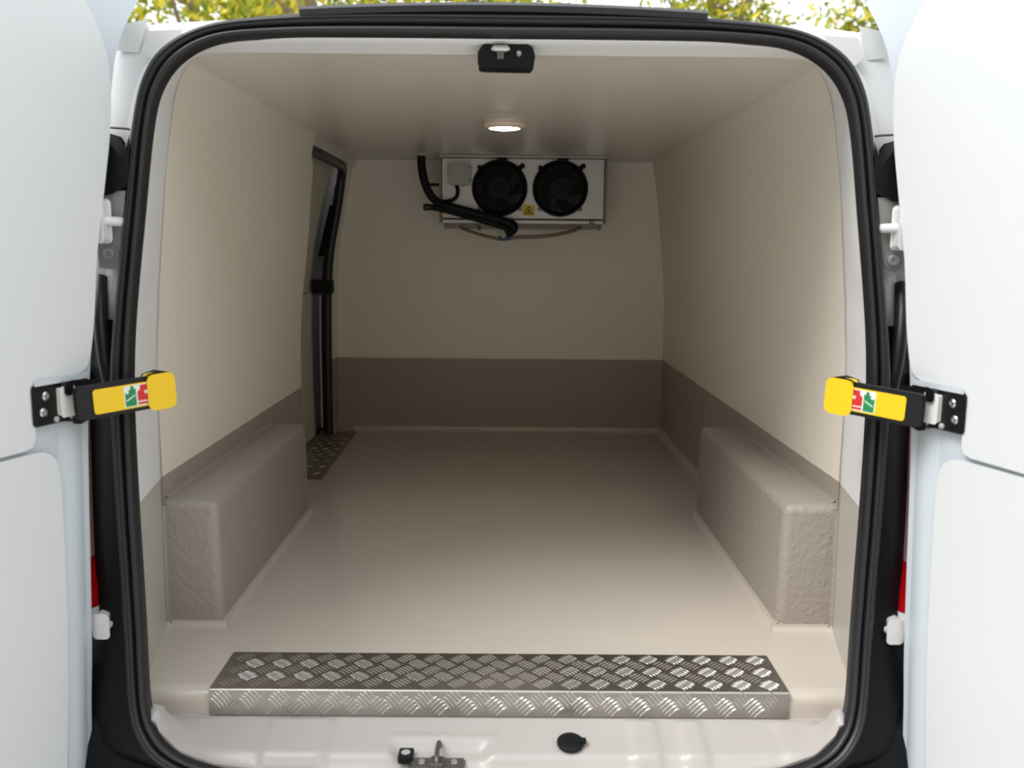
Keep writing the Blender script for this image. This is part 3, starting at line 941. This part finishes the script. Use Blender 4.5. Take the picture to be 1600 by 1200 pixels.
finish('tee_riser', tube([(-.008, 2.05, 1.454), (-.010, 2.05, 1.484)], .009, 12), M['pale_green'], tee, smooth=40)
finish('tee_sleeve', lathe((-.022, 2.052, 1.473), (0, -1, .2), [(.012, 0), (.012, .010), (.007, .012), (0, .012)], 14), M['pale_green'], tee, smooth=40)

# ================================================================== ceiling lamp
lamp = thing('ceiling_lamp', (-.003, 1.12, CZ - .02), 'round lit ceiling lamp with a beige ring', 'lamp')
finish('lamp_base', lathe((-.003, 1.12, CZ), (0, 0, -1), [(.0, .0002), (.058, .0002), (.058, .006), (.0, .006)], 40), M['lamp_ring'], lamp, smooth=40)
finish('lamp_ring', lathe((-.003, 1.12, CZ), (0, 0, -1), [(.054, .005), (.061, .006), (.062, .010), (.059, .015), (.048, .020), (.0445, .0195), (.044, .016)], 40), M['lamp_ring'], lamp, smooth=50)
finish('diffuser', lathe((-.003, 1.12, CZ), (0, 0, -1), [(.0442, .016), (.043, .0205), (.03, .0225), (.0, .023)], 40), M['lamp_glow'], lamp, smooth=60)

# ================================================================== latch in the header
lt = thing('header_latch', (.005, .15, 1.745), 'black latch plate with a steel striker under the door header', 'latch')
pl = [(-.044, 1.750), (-.044, 1.768), (-.036, 1.779), (-.026, 1.783), (.040, 1.782), (.050, 1.776), (.054, 1.764), (.052, 1.752), (.048, 1.747), (-.040, 1.748)]
finish('latch_plate', prism(pl, lambda u, v, off: Vector((u, .135 + off - (v - 1.765) * .25, v)), 0, .055), M['plastic'], lt, bevel=.003)
finish('striker', tube([(-.020, .124, 1.7715), (-.017, .122, 1.7735), (.006, .122, 1.7735), (.009, .124, 1.7715)], [.004, .0062, .0062, .004], 12), M['chrome'], lt, smooth=60)
finish('striker_post', box(-.012, .001, .121, .140, 1.756, 1.770), M['dark_steel'], lt, bevel=.002)
finish('fixing_bolt', lathe((.0275, .137, 1.767), (0, -1, .1), [(.0065, 0), (.0065, .006), (.004, .010), (0, .011)], 14), M['chrome'], lt, smooth=40)

# ================================================================== striker and plug on the sill
sk = thing('sill_striker', (-.115, -.11, .54), 'dark steel door striker with black rubber buffer on the sill', 'striker')
SZ = .5420
finish('striker_plate', raw([(-.150, -.152, SZ), (-.060, -.152, SZ), (-.058, -.118, SZ), (-.150, -.118, SZ), (-.150, -.152, SZ + .006), (-.060, -.152, SZ + .006), (-.058, -.118, SZ + .006), (-.150, -.118, SZ + .006)],
                            [(0, 1, 2, 3), (4, 5, 6, 7), (0, 1, 5, 4), (1, 2, 6, 5), (2, 3, 7, 6), (3, 0, 4, 7)]), M['dark_steel'], sk, bevel=.002)
bf = finish('buffer', box(-.172, -.146, -.132, -.100, SZ, SZ + .014), M['plastic'], sk, bevel=.003)
finish('buffer_hole', lathe((-.159, -.117, SZ + .0138), (0, 0, 1), [(.008, 0), (.008, .001), (0, .001)], 16), M['grey_plastic'], bf)
finish('striker_pin', tube(smooth_path([(-.104, -.146, SZ + .006), (-.104, -.144, SZ + .016), (-.104, -.125, SZ + .022), (-.103, -.100, SZ + .022), (-.103, -.088, SZ + .012), (-.103, -.086, SZ)]), .0045, 10), M['dark_steel'], sk, smooth=60)
finish('pin_shoulder', box(-.116, -.092, -.150, -.122, SZ + .005, SZ + .012), M['dark_steel'], sk, bevel=.003)
for x in (-.130, -.075):
    finish('striker_screw', lathe((x, -.132, SZ + .006), (0, 0, 1), [(.007, 0), (.006, .002), (.003, .002), (.0025, .001), (0, .001)], 14), M['chrome'], sk, smooth=40)
gz = sill_z(.127, -.075, -.12) + .003
pg = thing('rubber_plug', (.127, -.093, gz), 'round black rubber plug pressed into the sill', 'plug')
finish('plug_cap', lathe((.127, -.093, gz - .002), (0, -.18, 1), [(.0235, 0), (.0235, .004), (.020, .006), (.008, .0065), (0, .0065)], 28), M['plastic'], pg, smooth=40)
finish('pull_tab', prism(rounded(.143, .154, -.100, -.086, .004), lambda u, v, off: Vector((u, v, gz + off + .001)), 0, .004), M['plastic'], pg, bevel=.001)

# ================================================================== trees beyond the van
TREES = [(-8.3, 13.5, 7.6, 2.3), (-5.4, 15.0, 8.8, 2.5), (-2.9, 12.5, 7.4, 2.1), (-0.6, 14.5, 8.4, 1.75), (3.4, 14.0, 6.9, 1.15), (7.2, 15.0, 7.6, 1.5)]
LBL = ['yellow-green leafy tree behind the left van door, outermost on the left', 'tall yellow-green tree above the left roof corner with visible trunk', 'yellow-green leafy tree above the left half of the roof',
       'tall yellow-green tree above the middle of the roof', 'yellow-green tree above the right half of the roof, past the sky gap', 'yellow-green tree behind the right van door']
for (tx, ty, th, cr_), lb in zip(TREES, LBL):
    t = thing('tree', (tx, ty, 0), lb, 'tree', group='trees beyond the van')
    b_ = tube([(tx, ty, 0), (tx + .1, ty, th * .3), (tx - .05, ty + .1, th * .6), (tx + .05, ty, th * .85)], [.20, .15, .10, .03], 10)
    for k in range(7):
        a = k * 2.4; h = th * (.38 + .06 * k); l = cr_ * random.uniform(.6, .95)
        tube([(tx, ty, h), (tx + math.cos(a) * l * .5, ty + math.sin(a) * l * .5, h + .5), (tx + math.cos(a) * l, ty + math.sin(a) * l, h + 1.2)], [.07, .045, .015], 6, b_)
    finish('trunk', b_, M['bark'], t, smooth=50)
    vs, fs = [], []
    ctr = Vector((tx, ty, th * .66))
    clumps = []
    for _ in range(60):
        d = Vector((random.gauss(0, 1), random.gauss(0, 1), random.gauss(0, 1))).normalized() * random.random() ** .4
        clumps.append(ctr + Vector((d.x * cr_, d.y * cr_, d.z * th * .36)))
    for c in clumps:
        for _ in range(85):
            p = c + Vector((random.gauss(0, .28), random.gauss(0, .28), random.gauss(0, .24)))
            u = Vector((random.gauss(0, 1), random.gauss(0, 1), random.gauss(0, 1))).normalized()
            w = u.orthogonal().normalized()
            ln, wd = random.uniform(.06, .11), random.uniform(.032, .055)
            i0 = len(vs)
            vs += [p - u * ln, p + w * wd, p + u * ln, p - w * wd]
            fs.append((i0, i0 + 1, i0 + 2, i0 + 3))
    me = bpy.data.meshes.new('foliage')
    me.from_pydata([v_ - Vector((tx, ty, 0)) for v_ in vs], [], fs)
    me.materials.append(M['leaf'])
    o = bpy.data.objects.new('foliage', me); C.objects.link(o); o.parent = t
    tag(o, kind='stuff')
